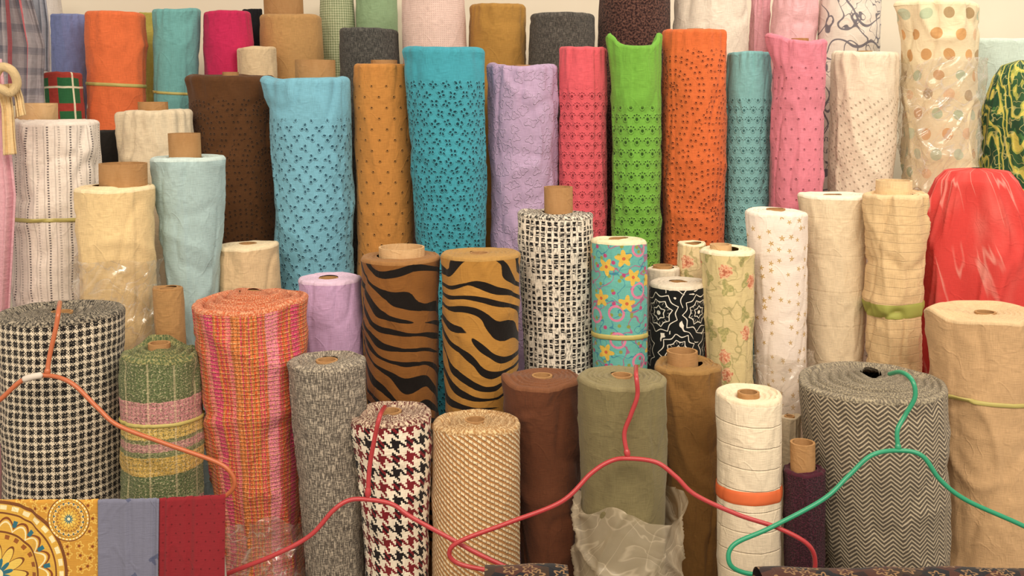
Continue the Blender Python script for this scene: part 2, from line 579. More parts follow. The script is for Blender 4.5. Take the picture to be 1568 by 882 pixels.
def pn(th, z, nt_, sz, seed):
    """value noise periodic in theta, 0..1"""
    r = np.random.RandomState(seed); nz = 64
    gdd = r.rand(nt_, nz)
    a = (th/TAU*nt_); b = z/sz + 7
    i = np.floor(a).astype(int); j = np.floor(b).astype(int)
    fa = a-i; fb = b-j
    fa = fa*fa*(3-2*fa); fb = fb*fb*(3-2*fb)
    i0 = i % nt_; i1 = (i+1) % nt_; j0 = j % nz; j1 = (j+1) % nz
    return (gdd[i0, j0]*(1-fa)+gdd[i1, j0]*fa)*(1-fb) + (gdd[i0, j1]*(1-fa)+gdd[i1, j1]*fa)*fb

def sst(x, a, b):
    t = np.clip((x-a)/(b-a), 0, 1); return t*t*(3-2*t)
def ridge(q, p): return (1-np.abs(2*q-1))**p

CARD = fab('cardboard', lambda g, u, v: g.mix(g.noise(u*60, v*20, 0, 2), '#bb8f5e', '#a67a48'), slub=.06, sheen=0)
CARD2 = fab('cardboard_pale', lambda g, u, v: g.mix(g.noise(u*60, v*20, 0, 2), '#dcb98a', '#c79d69'), slub=.06, sheen=0)
SEED = [10]

def roll(n, Y, t, b, m, e=None, zb=0.0, top='spiral', tube=None, wr=.004, rim=.006, ears=(), bands=(), pitch=.011,
         N=112, amp=.006, slump=0.0, tubecol=None, folds=0.0):
    SEED[0] += 7; sd = SEED[0]
    e = e or m
    wr = wr*.62
    Lt, Rt = P(t[0], t[2], Y), P(t[1], t[2], Y)
    Lb, Rb = P(b[0], b[2], Y), P(b[1], b[2], Y)
    zt = Lt[2]; xt = (Lt[0]+Rt[0])/2; rt = (Rt[0]-Lt[0])/2*.985
    xb = (Lb[0]+Rb[0])/2; rb = (Rb[0]-Lb[0])/2*.985; zr = Lb[2]
    hgt = zt-zb; fr = zt-zr
    slope = (xt-xb)/fr
    if b[2]-t[2] < 135: slope = 0; rb = rt
    if abs(slope) > .12: slope = math.copysign(.12, slope)
    zlk = (zr-zb)           # below the visible part the roll stands straight
    def sx(z): return slope*np.maximum(z, zlk-.1)
    x0 = xt - slope*hgt
    def Rz(z):
        k = np.clip((zt-(z+zb))/fr, 0, 1.0); return rt*(1-k)+rb*k
    th = np.linspace(0, TAU, N+1)
    rr_ = min(.014 if top == 'tuck' else .009, rt*.14)
    zl = max(0, min(hgt-.1, (zr-zb)-.05))
    zs = np.concatenate([np.linspace(0, zl, max(3, int(zl/.03)), endpoint=False), np.linspace(zl, hgt-rr_, max(20, int((hgt-rr_-zl)/.009)))]) if zl > .06 else np.linspace(0, hgt-rr_, max(20, int(hgt/.009)))
    TH, Z = np.meshgrid(th, zs)
    tuck = top == 'tuck'
    def disp(TH, Z):
        d = wr*.8*(pn(TH, Z, 4, .45, sd)-.5)*2
        d += wr*1.0*ridge(pn(TH+Z*1.5, Z, 7, .16, sd+1), 6)
        d -= wr*.8*ridge(pn(TH-Z*2.2, Z, 9, .12, sd+2), 7)
        d += wr*.35*ridge(pn(TH+Z*4, Z, 17, .05, sd+5), 3)
        th0 = (sd*1.7) % TAU
        d += .004*(((TH-th0) % TAU)/TAU-.5)
        if tuck:
            w = sst(Z, hgt-.09, hgt-.01)
            d = d + w*(wr*.35+.0004)*np.sin(TH*15+9*pn(TH, TH*0, 5, 1, sd+8)) - w*.003
        return d
    def mod(TH, Z):
        w = sst(Z, hgt-.10, hgt)
        dz = rim*1.3*(pn(TH, TH*0, 4, 1, sd+3)-.5) + rim*.3*(pn(TH, TH*0, 21, 1, sd+4)-.5)
        dr = np.zeros_like(TH)
        for (a, hh, wd, out) in ears:
            aa = math.radians(a); dd = np.abs((TH-aa+math.pi) % TAU-math.pi)
            k = np.exp(-(dd/wd)**2); dz = dz+hh*k; dr = dr+out*k
        return dz*w, dr*w
    R = Rz(Z)+disp(TH, Z)
    dz, dr = mod(TH, Z)
    R = R+dr; Zf = Z+dz
    mb = MB()
    def put(R, TH, Zf, v, mi):
        X = -R*np.sin(TH)+sx(Zf); Yy = R*np.cos(TH)
        mb.grid(np.stack([X, Yy, Zf], -1), np.stack([5+(TH-math.pi)*rt, v], -1), mi)
    off = 5-hgt
    put(R, TH, Zf, Z+off, 0)
    ph = np.linspace(0, math.pi/2, 6)
    TH2, PH = np.meshgrid(th, ph)
    Zr = hgt-rr_+rr_*np.sin(PH)
    Re = (Rz(hgt-rr_)+disp(TH2, TH2*0+hgt-rr_)) - rr_*(1-np.cos(PH))
    dz2, dr2 = mod(TH2, TH2*0+hgt)
    dz2 = mod(TH2, TH2*0+hgt-rr_)[0]
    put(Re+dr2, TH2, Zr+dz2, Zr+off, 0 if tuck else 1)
    rc = .022
    if tube:
        a, c = P(tube[0], tube[2], Y), P(tube[1], tube[2], Y)
        rc = (c[0]-a[0])/2; tz = a[2]-zb; tx = (a[0]+c[0])/2-(x0+slope*tz)
    else: tz = hgt-.004+rim*.5; tx = 0
    rc = min(rc, rt*.62)
    R0 = rt-rr_
    nr = int(max(6, min(70, (R0-rc)/(.0018 if top == 'spiral' else .006))))
    s = np.linspace(0, 1, nr)
    TH3, SS = np.meshgrid(th, s)
    outer = (Rz(hgt-rr_)+disp(TH3, TH3*0+hgt-rr_)) - rr_ + mod(TH3, TH3*0+hgt)[1]
    RR = outer*(1-SS)+rc*SS
    dz3 = mod(TH3, TH3*0+hgt-rr_)[0]*(1-SS)**1.5
    dist = (R0-rc)*SS
    if top == 'spiral':
        ppp = pitch*(1+.25*(pn(TH3, dist, 7, .03, sd+6)-.5))
        f = (dist/ppp + TH3/TAU) % 1.0
        zz = hgt + amp*(np.abs(np.sin(math.pi*f))**.6-1)*1.0*sst(SS, 0, .05) + amp*1.2*(pn(TH3, dist, 4, .02, sd+7)-.5)*SS
        zz = zz - slump*SS
    else:
        zz = hgt - (.03+slump)*SS + .006*np.sin(TH3*13+SS*5)*np.sin(math.pi*SS)
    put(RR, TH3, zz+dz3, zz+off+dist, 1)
    tk = .0045
    prof = [(rc, hgt-.05), (rc, tz), (rc-tk, tz), (rc-tk, hgt-.14), (.0005, hgt-.14)]
    pr = np.array([p[0] for p in prof]); pz = np.array([p[1] for p in prof])
    for i in range(len(prof)-1):
        a = np.linspace(0, 1, 4)
        T, A = np.meshgrid(th[::2], a)
        RRt = pr[i]*(1-A)+pr[i+1]*A; ZZt = pz[i]*(1-A)+pz[i+1]*A
        X = -RRt*np.sin(T)+slope*ZZt + tx; Yy = RRt*np.cos(T)
        mb.grid(np.stack([X, Yy, ZZt], -1), np.stack([5+T*rc, ZZt+RRt], -1), 2)
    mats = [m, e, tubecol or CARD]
    for (py, colr, hp) in bands:
        zc = P(0, py, Y-rt)[2]-zb; hb = hp*Y/W
        T, A = np.meshgrid(th, np.linspace(-1, 1, 9))
        Zb = zc+A*hb/2+.004*np.sin(T+sd)
        Rb_ = Rz(Zb)+disp(T, Zb)+.0006+.0025*np.clip(1-A**2, 0, 1)**.5
        put(Rb_, T, Zb, Zb+off, len(mats))
        mats.append(colr)
    return mb.make(n, mats, (x0, Y, zb))

def plasticwrap(n, Y, t, b, grow=.010, crump=.010, N=180, flare=0.0, mat=None, lip=0.0, par=None, wave=.012):
    SEED[0] += 5; sd = SEED[0]
    Lt, Rt = P(t[0], t[2], Y), P(t[1], t[2], Y); Lb, Rb = P(b[0], b[2], Y), P(b[1], b[2], Y)
    zt, zb = Lt[2], Lb[2]; hgt = zt-zb
    th = np.linspace(0, TAU, N+1); zs = np.linspace(0, hgt, max(30, int(hgt/.004)))
    TH, Z = np.meshgrid(th, zs); k = Z/hgt
    R = ((Rb[0]-Lb[0])*(1-k)+(Rt[0]-Lt[0])*k)/2+grow
    q = pn(TH+Z*3+.6*pn(TH, Z, 5, .1, sd+8), Z, 7, .11, sd); q2 = pn(TH-Z*6, Z+.05*np.sin(TH*3), 12, .06, sd+1)
    R = R+crump*(ridge(q, 5)*.9+ridge(q2, 5)*.6 - .3*pn(TH, Z, 5, .1, sd+2))
    R = R+flare*sst(k, .75, 1)*np.sin(TH*7+sd) + lip*sst(k, .86, 1)
    Zf = Z+(wave+flare*1.5)*(pn(TH, TH*0, 9, 1, sd+3)-.5)*2*sst(k, .6, 1) - lip*1.2*sst(k, .95, 1)
    xc = ((Lb[0]+Rb[0])*(1-k)+(Lt[0]+Rt[0])*k)/2; xm = (Lb[0]+Rb[0])/2
    mb = MB()
    mb.grid(np.stack([-R*np.sin(TH)+xc-xm, R*np.cos(TH), Zf], -1), np.stack([5+TH*.1, Z], -1), 0)
    return mb.make(n, [mat or PLASTIC], (xm, Y, zb), par)

def panel(n, Y, left, right, m, amp=.01, nf=4, K=60, J=80, back=.0, sd=0, thick=.0015, par=None):
    L = np.array([P(x, y, Y+(dy[0] if dy else 0)) for (x, y, *dy) in left])
    R = np.array([P(x, y, Y+(dy[0] if dy else 0)) for (x, y, *dy) in right])
    tt = np.linspace(0, 1, len(L)); t = np.linspace(0, 1, K); s = np.linspace(0, 1, J)
    Li = np.stack([np.interp(t, tt, L[:, i]) for i in range(3)], -1)
    Ri = np.stack([np.interp(t, tt, R[:, i]) for i in range(3)], -1)
    Pt = Li[:, None]*(1-s[None, :, None])+Ri[:, None]*s[None, :, None]
    T, Sg = np.meshgrid(t, s, indexing='ij')
    ph = 2.2*pn(Sg*TAU, T, 5, .7, 50+sd)
    f = amp*np.sin(Sg*TAU*nf+ph*2)*(.35+.65*sst(T, 0, .5)) + amp*.5*np.sin(Sg*TAU*nf*2.3+ph*4+1)
    Pt = Pt.copy(); Pt[..., 1] += f
    c = Pt.reshape(-1, 3).mean(0)
    w = np.linalg.norm(Ri-Li, axis=1).max(); h = np.linalg.norm(np.diff(Li, axis=0), axis=1).sum()
    UV = np.stack([5+Sg*w, 5-T*h], -1)
    mb = MB(); mb.grid((Pt-c)[::-1], UV[::-1], 0)
    o = mb.make(n, [m], c.tolist(), par)
    so = o.modifiers.new('thickness', 'SOLIDIFY'); so.thickness = thick
    return o

def catmull(pts, k=10):
    p = np.array(pts, float); out = []
    p = np.vstack([2*p[0]-p[1], p, 2*p[-1]-p[-2]])
    for i in range(1, len(p)-2):
        for s in np.linspace(0, 1, k, endpoint=False):
            a, b, c, d = p[i-1], p[i], p[i+1], p[i+2]
            out.append(.5*((2*b)+(c-a)*s+(2*a-5*b+4*c-d)*s*s+(-a+3*b-3*c+d)*s**3))
    out.append(p[-2]); return np.array(out)

def sweep(mb, pts, r, mi=0, sides=12):
    p = pts; n = len(p); tan = np.gradient(p, axis=0); tan /= np.linalg.norm(tan, axis=1)[:, None]+1e-9
    ref = np.array([0, 1.0, 0]); rows = []
    for i in range(n):
        a = ref-tan[i]*np.dot(ref, tan[i])
        if np.linalg.norm(a) < 1e-3: a = np.array([1.0, 0, 0])-tan[i]*tan[i][0]
        a /= np.linalg.norm(a); b = np.cross(tan[i], a); ref = a
        an = np.linspace(0, TAU, sides+1)
        rr = r*(.1 if i in (0, n-1) else 1)
        rows.append(p[i]+rr*(np.cos(an)[:, None]*a+np.sin(an)[:, None]*b))
    Pt = np.array(rows)
    UV = np.stack(np.meshgrid(np.linspace(0, 1, sides+1), np.linspace(0, 1, n)), -1)
    mb.grid(Pt, UV, mi)

def hanger(n, strands, col, r=.0045):
    mb = MB(); allp = []
    for st in strands:
        pts = catmull([P(x, y, Y) for (x, y, Y) in st], 10)
        allp.append(pts)
    c = allp[0].mean(0)
    for pts in allp: sweep(mb, pts-c, r)
    j = allp[0][-1]-c; k = allp[0][-6]-c
    sweep(mb, np.array([j, j*.7+k*.3, j*.4+k*.6, k]), r*1.35)
    return mb.make(n, [col], c.tolist())

def box(mb, a, b, mi=0):
    x0, y0, z0 = a; x1, y1, z1 = b
    def q(p0, p1, p2, p3):
        Pt = np.array([[p0, p1], [p3, p2]], float)
        mb.grid(Pt, np.zeros((2, 2, 2)), mi)
    q((x0, y0, z0), (x1, y0, z0), (x1, y0, z1), (x0, y0, z1))
    q((x1, y1, z0), (x0, y1, z0), (x0, y1, z1), (x1, y1, z1))
    q((x0, y1, z0), (x0, y0, z0), (x0, y0, z1), (x0, y1, z1))
    q((x1, y0, z0), (x1, y1, z0), (x1, y1, z1), (x1, y0, z1))
    q((x0, y0, z1), (x1, y0, z1), (x1, y1, z1), (x0, y1, z1))
    q((x0, y1, z0), (x1, y1, z0), (x1, y0, z0), (x0, y0, z0))

def flatobj(n, boxes, mat):
    mb = MB()
    for a, b in boxes: box(mb, a, b)
    o = mb.make(n, [mat])
    o.data.polygons.foreach_set('use_smooth', np.zeros(len(o.data.polygons), dtype=bool))
    return o

# ---------------------------------------------------------------- room
flatobj('floor', [((-3, -1.5, -.06), (3, 3.6, 0))], plaster('floor_concrete', '#8d8378', '#a39a8e'))
flatobj('wall_back', [((-3, 3.6, -.06), (3, 3.7, 3.2))], plaster('wall_plaster', '#e9dcc6', '#f2e8d6'))
ZB = ZC = ZD = ZE = 0.0

RB_Y = solid('rubber_band_yellow', '#c2b562', .5)
RB_G = solid('ribbon_green', '#a9ad4a', .7)
RB_O = solid('ribbon_orange', '#ee6d2c', .7)

# ---------------------------------------------------------------- FRONT ROW
r_check = roll('black_white_checked_tweed_roll', 2.06, (3, 186, 476), (15, 186, 765), fab('checked_tweed', checks, dist=.003),
     fab('checked_edge', tweed('#2a2826', '#a89d8a', 200, 200)), wr=.006, pitch=.013, amp=.009)
roll('green_pink_plaid_tweed_roll', 2.02, (185, 303, 530), (192, 308, 760), fab('plaid_tweed', plaidgreen, dist=.004),
     fab('plaid_edge', tweed('#4c5f3a', '#98945f', 200, 200)), wr=.009, rim=.022, amp=.016, pitch=.016, bands=[(655, RB_Y, 6)],
     ears=[(150, .008, .4, 0), (20, .02, .5, 0)])
r_pink = roll('pink_orange_tweed_roll', 2.08, (297, 470, 452), (338, 460, 800), fab('pink_orange_tweed', pinktweed, dist=.004),
     fab('pink_edge', tweed('#c45a2c', '#e09a72', 220, 220)), wr=.014, rim=.022, amp=.020, pitch=.022, slump=-.012)
roll('grey_tweed_roll', 2.00, (443, 558, 550), (470, 559, 880), fab('grey_tweed', tweed('#5a534c', '#b9ad9c', 420, 60), dist=.003),
     fab('grey_edge', tweed('#6a625a', '#b5a996', 200, 200)), wr=.005, pitch=.013, amp=.009)
roll('red_black_houndstooth_roll', 1.97, (536, 660, 630), (562, 655, 880),
     fab('houndstooth_red', houndstooth(.030, '#1c1618', '#f0e4cf', '#7d1822', .003), dist=.003),
     fab('hound_edge', tweed('#5e1f22', '#d9c1a6', 200, 160)), wr=.007, rim=.012, amp=.010, pitch=.012, ears=[(100, -.012, .5, .006)])
roll('tan_basketweave_roll', 1.98, (659, 797, 642), (661, 797, 880), fab('basketweave', basket, dist=.004),
     fab('basket_edge', tweed('#a87a45', '#dcbc8a', 200, 160)), wr=.004, pitch=.014, amp=.012, rim=.008)
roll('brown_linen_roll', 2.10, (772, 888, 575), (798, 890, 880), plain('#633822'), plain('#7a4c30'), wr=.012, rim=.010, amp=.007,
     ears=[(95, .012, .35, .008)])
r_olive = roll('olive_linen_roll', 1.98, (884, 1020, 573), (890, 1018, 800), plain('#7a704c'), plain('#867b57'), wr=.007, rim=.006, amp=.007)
roll('ochre_brown_linen_roll', 2.2, (1000, 1105, 556), (1022, 1102, 800), plain('#8c6430'), plain('#99733d'), wr=.011, rim=.012,
     tube=(1021, 1068, 537), zb=ZB)
roll('cream_ribbed_cloth_roll', 2.0, (1096, 1196, 600), (1100, 1196, 880), fab('ribbed_cream', ribbed('#ecdcc1')), plain('#e6d3b4'),
     wr=.004, rim=.008, bands=[(767, RB_O, 22)], slump=.01)
roll('dark_plum_wool_roll', 1.98, (1201, 1262, 716), (1204, 1262, 880), fab('plum_wool', tweed('#351020', '#5a2438', 260, 260, 2.0), dist=.004),
     plain('#4a1a2b'), wr=.006, tube=(1203, 1255, 677), amp=.008)
roll('grey_herringbone_roll', 2.09, (1220, 1447, 583), (1262, 1452, 880), fab('herringbone', herring, dist=.003),
     fab('herring_edge', tweed('#6f6659', '#ada086', 240, 160)), wr=.010, rim=.006, amp=.012, pitch=.018, N=180, slump=-.02)
roll('large_beige_linen_roll', 2.16, (1428, 1590, 478), (1452, 1600, 780), plain('#cba578'), plain('#d6b78c'), wr=.014, rim=.010,
     ears=[(95, .02, .3, .012)], bands=[(622, RB_Y, 7)])

# ---------------------------------------------------------------- SECOND ROW
roll('narrow_kraft_cloth_roll', 2.30, (233, 279, 440), (236, 276, 510), plain('#b98d56'), plain('#a87c48'), zb=ZB, wr=.002, rim=.003)
roll('lilac_cotton_roll', 2.30, (456, 550, 424), (466, 550, 535), plain('#c49fca'), plain('#d6bad6'), zb=ZB, wr=.008, rim=.004, amp=.003)
roll('tiger_print_fabric_roll', 2.28, (551, 673, 391), (562, 672, 620), fab('tiger_a', tiger('#85541f', 0.0, 9.0), slub=.05),
     plain('#9a6c3a'), zb=ZB, wr=.008, tube=(580, 650, 378), tubecol=CARD2, amp=.004)
roll('tiger_print_fabric_roll', 2.25, (674, 795, 386), (682, 794, 625), fab('tiger_b', tiger('#b07d2e', 3.0, 5.0), slub=.05),
     plain('#b08643'), zb=ZB, wr=.006, amp=.004)
roll('black_white_boucle_roll', 2.38, (793, 908, 324), (800, 906, 560), fab('bw_boucle', bwloose, dist=.004),
     fab('bw_edge', tweed('#2a2624', '#e8ddcc', 200, 120)), zb=ZC, wr=.008, rim=.010, tube=(833, 877, 286), amp=.008)
roll('turquoise_floral_print_roll', 2.32, (905, 990, 364), (908, 992, 550), fab('turquoise_floral', turqfloral, slub=.05),
     plain('#e6dcb4'), zb=ZB, wr=.003, rim=.006, bands=[(520, RB_Y, 8)])
roll('cream_cotton_roll', 2.50, (992, 1042, 410), (996, 1042, 500), plain('#eadcc4'), zb=ZC, wr=.003, tube=(1000, 1030, 406))
roll('black_floral_print_roll', 2.38, (994, 1083, 430), (998, 1080, 545), fab('black_floral', blackfloral, slub=.04),
     plain('#d9cdb9'), zb=ZB, wr=.003, rim=.003, amp=.003)
roll('rose_print_cotton_roll', 2.52, (1040, 1082, 372), (1050, 1085, 500), fab('rose_a', roses('#e6cf9e')), plain('#f0dfba'), zb=ZC, wr=.004)
roll('rose_print_cotton_roll', 2.34, (1074, 1155, 380), (1086, 1152, 580), fab('rose_b', roses('#dcc890'), slub=.06),
     plain('#efe0bd'), zb=ZB, wr=.006, rim=.004, tube=(1087, 1120, 374), tubecol=CARD2)
r_star = roll('gold_star_print_roll', 2.42, (1140, 1236, 320), (1157, 1232, 610), fab('gold_stars', stars, slub=.05), plain('#f3e6d8'),
     zb=ZC, wr=.006, rim=.010)
roll('cream_linen_roll', 2.54, (1224, 1326, 297), (1238, 1322, 560), fab('ribbed_linen', ribbed('#e5d1b0', .18, .09)), plain('#f2e6d2'),
     zb=ZC, wr=.006, rim=.005, amp=.004, ears=[(100, .004, .3, .010)])
roll('beige_wrinkled_gauze_roll', 2.44, (1328, 1415, 296), (1322, 1408, 565), fab('gauze', ribbed('#e0c08f', .7, .021)), plain('#e2c596'),
     zb=ZC, wr=.018, rim=.012, bands=[(478, RB_G, 22)], tube=(1340, 1398, 276), tubecol=plain('#e6c898'))
roll('cream_gauze_roll_end', 2.2, (1196, 1222, 636), (1197, 1222, 670), plain('#cfbd9f'), zb=ZB, wr=.006, rim=.006)

# ---------------------------------------------------------------- LEFT MIDDLE
roll('white_striped_cotton_roll', 2.58, (18, 145, 182), (28, 150, 460), fab('line_fabric', linesfab), plain('#efe3da'), zb=ZC,
     wr=.016, rim=.012, tube=(26, 86, 158), bands=[(340, RB_Y, 6)], tubecol=CARD2)
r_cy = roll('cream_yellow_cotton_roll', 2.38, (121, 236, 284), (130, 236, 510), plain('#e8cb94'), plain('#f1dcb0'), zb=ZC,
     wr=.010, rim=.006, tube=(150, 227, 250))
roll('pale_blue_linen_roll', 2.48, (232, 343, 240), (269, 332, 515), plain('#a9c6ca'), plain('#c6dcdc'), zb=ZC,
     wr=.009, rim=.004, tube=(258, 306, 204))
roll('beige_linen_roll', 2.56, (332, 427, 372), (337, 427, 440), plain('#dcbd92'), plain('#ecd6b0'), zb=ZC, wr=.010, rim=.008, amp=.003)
roll('ivory_linen_roll', 2.74, (184, 288, 168), (188, 280, 250), plain('#dccbae'), plain('#efe3cf'), zb=ZD, wr=.014, rim=.012, top='tuck',
     tube=(212, 256, 156))
roll('black_felt_roll', 2.90, (142, 186, 200), (144, 186, 250), plain('#262321'), zb=ZD)

# ---------------------------------------------------------------- COLOURED ROW
k = dict(zb=ZD, top='tuck', N=144)
roll('dark_brown_eyelet_fabric_roll', 2.88, (286, 420, 112), (308, 426, 365),
     fab('eyelet_brown', eyelet('#5b391d', kind='swirl', r=.0024, plain_top=.06, hole_shade=.25)), wr=.010, rim=.014, **k)
roll('light_blue_eyelet_fabric_roll', 2.75, (413, 538, 120), (425, 542, 435),
     fab('eyelet_blue', eyelet('#74b7d2', .040, .026, .0030, 'cluster', .10, hole='#2f7ba4', clr=.0072, npet=3, jit=.016)), wr=.009, rim=.008,
     tube=(452, 513, 92), ears=[(88, .012, .45, .026)], **k)
roll('mustard_eyelet_fabric_roll', 2.80, (541, 628, 98), (548, 632, 395),
     fab('eyelet_mustard', eyelet('#c68538', .040, .028, .0026, 'dot', .03, hole='#8a5a20', hole_shade=.25)), wr=.005, rim=.004,
     tube=(568, 608, 92), **k)
roll('turquoise_eyelet_fabric_roll', 2.72, (617, 743, 74), (638, 745, 385),
     fab('eyelet_turq', eyelet('#379fb5', .032, .024, .0029, 'cluster', .08, hole='#0f5068', clr=.0068, npet=4, jit=.02)), wr=.008, rim=.008, **k)
roll('lavender_embroidered_fabric_roll', 2.80, (747, 852, 100), (750, 849, 375), fab('embro_lav', embro('#bba0c6', '#d0bada')),
     wr=.012, rim=.010, ears=[(100, .008, .4, .006), (180, -.006, .5, 0)], **k)
roll('coral_eyelet_fabric_roll', 2.80, (856, 930, 74), (858, 930, 355),
     fab('eyelet_coral', eyelet('#e05866', .026, .026, .0040, 'scallop', .10, hole='#a82238', hole_shade=.6, clr=.0085)), wr=.006, rim=.008, **k)
roll('green_eyelet_fabric_roll', 2.76, (934, 1012, 72), (937, 1012, 390),
     fab('eyelet_green', eyelet('#6fae37', .030, .030, .0048, 'scallop', .15, hole='#2c6210', hole_shade=.45, clr=.0105)), wr=.007, rim=.004,
     ears=[(98, .034, .5, .016), (262, .036, .45, .006)], **k)
roll('orange_eyelet_fabric_roll', 2.80, (1017, 1112, 44), (1016, 1107, 395),
     fab('eyelet_orange', eyelet('#da682a', kind='swirl', r=.0028, plain_top=.05, hole='#8a340c', hole_shade=.5)), wr=.008, rim=.008, **k)
roll('aqua_eyelet_fabric_roll', 2.84, (1114, 1182, 80), (1110, 1174, 370),
     fab('eyelet_aqua', eyelet('#7ab6ba', .025, .027, .0040, 'scallop', .12, hole='#3f8288', hole_shade=.55, clr=.0088)), wr=.006, rim=.006, **k)
roll('pink_eyelet_fabric_roll', 2.74, (1184, 1266, 60), (1180, 1260, 305),
     fab('eyelet_pink', eyelet('#df8095', .034, .026, .0022, 'dot', .05, hole='#a8405a', hole_shade=.5, jit=.01)), wr=.010, rim=.012,
     ears=[(95, .010, .4, .030)], **k)
roll('ivory_embroidered_fabric_roll', 2.86, (1272, 1374, 78), (1266, 1364, 290),
     fab('eyelet_ivory', eyelet('#e8dac2', .024, .012, .0018, 'dot', .12, .01, hole='#b8a27c', hole_shade=.7, sh=.45)), wr=.010, rim=.008, **k)
r_polka = roll('polka_dot_fabric_roll', 2.84, (1382, 1496, 4), (1386, 1486, 300), fab('polka_dots', polka, slub=.05), plain('#f0e2c4'),
     wr=.014, rim=.012, ears=[(95, .0, .5, .03)], **k)

# ---------------------------------------------------------------- TOP BACK ROW
k = dict(zb=ZE, top='tuck', N=80)
roll('periwinkle_cotton_roll', 3.16, (78, 132, 22), (84, 132, 170), plain('#7f8cc4'), wr=.008, **k)
roll('orange_cotton_roll', 3.08, (129, 222, 18), (139, 222, 190), plain('#e87038'), wr=.008, bands=[(130, RB_Y, 5)], **k)
roll('teal_cotton_roll', 3.12, (234, 306, 14), (238, 302, 150), plain('#6caeb0'), wr=.008, bands=[(142, RB_Y, 4)], **k)
roll('magenta_cotton_roll', 3.16, (311, 385, 18), (314, 385, 110), plain('#c81a57'), wr=.006, **k)
roll('black_cotton_roll', 3.36, (370, 402, 14), (370, 402, 60), plain('#22232a'), **k)
roll('small_beige_cotton_roll', 3.08, (364, 423, 72), (366, 423, 120), plain('#d9c09a'), zb=ZE, N=80)
roll('tan_canvas_roll', 3.26, (396, 493, 24), (400, 490, 120), plain('#bd9158'), tube=(402, 465, -8), wr=.004, **k)
roll('green_gingham_roll', 3.42, (488, 541, -12), (488, 541, 90), fab('gingham_green', gingham('#c4caa6', '#7f8f68')), **k)
roll('sage_green_cotton_roll', 3.42, (543, 608, -15), (543, 608, 60), plain('#8fae86'), **k)
roll('charcoal_melange_roll', 3.12, (518, 610, 44), (520, 610, 100), fab('charcoal', tweed('#3f3f3e', '#64625e')), wr=.005, **k)
roll('blush_waffle_fabric_roll', 3.12, (614, 713, -14), (614, 713, 80), fab('blush_waffle', gridpink('#e6c9c0', '#d0a09a')), **k)
roll('mustard_linen_roll', 3.14, (717, 806, 8), (717, 806, 100), plain('#b08236'), wr=.009, **k)
roll('charcoal_linen_roll', 3.10, (809, 912, 22), (809, 912, 100), fab('charcoal2', tweed('#45423f', '#6a645e')), wr=.006, **k)
roll('dark_maroon_patterned_roll', 3.16, (916, 1030, -12), (916, 1030, 70), fab('maroon_tweed', tweed('#2c1a1c', '#6e4a40', 160, 160)), **k)
roll('white_linen_roll', 3.14, (1036, 1146, -10), (1036, 1146, 80), plain('#e8dbcb'), wr=.012, **k)
roll('blush_pink_cotton_roll', 3.26, (1150, 1182, -20), (1150, 1182, 60), plain('#dda0ac'), wr=.01, **k)
roll('blush_pink_cotton_roll', 3.16, (1184, 1250, -20), (1184, 1250, 60), plain('#e6b0b8'), wr=.014, **k)
roll('leaf_line_print_roll', 3.16, (1258, 1350, -12), (1258, 1350, 80), fab('leaf_line', leafline, slub=.05), wr=.006, **k)
roll('tartan_fabric_roll', 2.98, (66, 122, 112), (70, 122, 180), fab('tartan', tartan), zb=ZE, N=80)
roll('white_cotton_roll', 3.36, (44, 90, -20), (44, 90, 100), plain('#d9d2cf'), **k)
roll('olive_yellow_cotton_roll', 3.38, (212, 246, 20), (212, 246, 150), plain('#b5a94a'), **k)
roll('teal_pale_cotton_roll', 3.40, (1480, 1620, 60), (1480, 1620, 160), plain('#cfe3d9'), **k)
# stock continuing past the edges of the picture
roll('terracotta_linen_roll', 2.10, (-150, -50, 430), (-150, -50, 700), plain('#b5603c'), wr=.006)
roll('sky_blue_cotton_roll', 2.75, (-190, -80, 120), (-190, -80, 400), plain('#86b4d4'), wr=.006)
roll('sand_linen_roll', 2.30, (1660, 1770, 420), (1660, 1770, 700), plain('#cdae7f'), wr=.006)
roll('plum_cotton_roll', 2.80, (1700, 1800, 110), (1700, 1800, 400), plain('#7d4a6a'), wr=.006)

# ---------------------------------------------------------------- draped fabrics
def drape(n, Y, prof, m, folds=.02, nf=13, zb=0., N=300, sd=5, lean=.5):
    xs = []; rs = []; zs = []
    for (a, b, y) in prof:
        A, B = P(a, y, Y), P(b, y, Y); xs.append((A[0]+B[0])/2); rs.append((B[0]-A[0])/2); zs.append(A[2])
    zs = np.array(zs); xs = np.array(xs); rs = np.array(rs)
    z = np.concatenate([np.linspace(zs[0], zs[2], 20), np.linspace(zs[2], zb, 110)[1:]])
    zi = zs[::-1]; ri = np.interp(z, zi, rs[::-1]); xi = np.interp(z, zi, xs[::-1])
    x0 = xi[-1]
    th = np.linspace(0, TAU, N+1); TH, Z = np.meshgrid(th, z)
    R = np.repeat(ri[:, None], N+1, 1); X0 = np.repeat(xi[:, None], N+1, 1)
    dep = (zs[0]-Z)
    wv = .5*pn(TH, Z, 5, .3, sd+3) + lean*dep
    f = .9*ridge(pn(TH+wv, Z, nf, .35, sd+1), 1.3)+.45*pn(TH-wv*.6, Z, nf*2, .22, sd+4)+.3*ridge(pn(TH+wv*1.5, Z, nf*3, .18, sd+2), 3)
    R = R+folds*f*sst(dep, .0, .10)*np.minimum(1, R/.08)-folds*.7*sst(dep, 0, .1)
    Pt = np.stack([-R*np.sin(TH)+X0-x0, R*np.cos(TH), Z-zb], -1)
    UV = np.stack([5+(TH-math.pi)*.14, Z+3], -1)
    mb = MB(); mb.grid(Pt[::-1], UV[::-1], 0)
    return mb.make(n, [m], (x0, Y, zb))

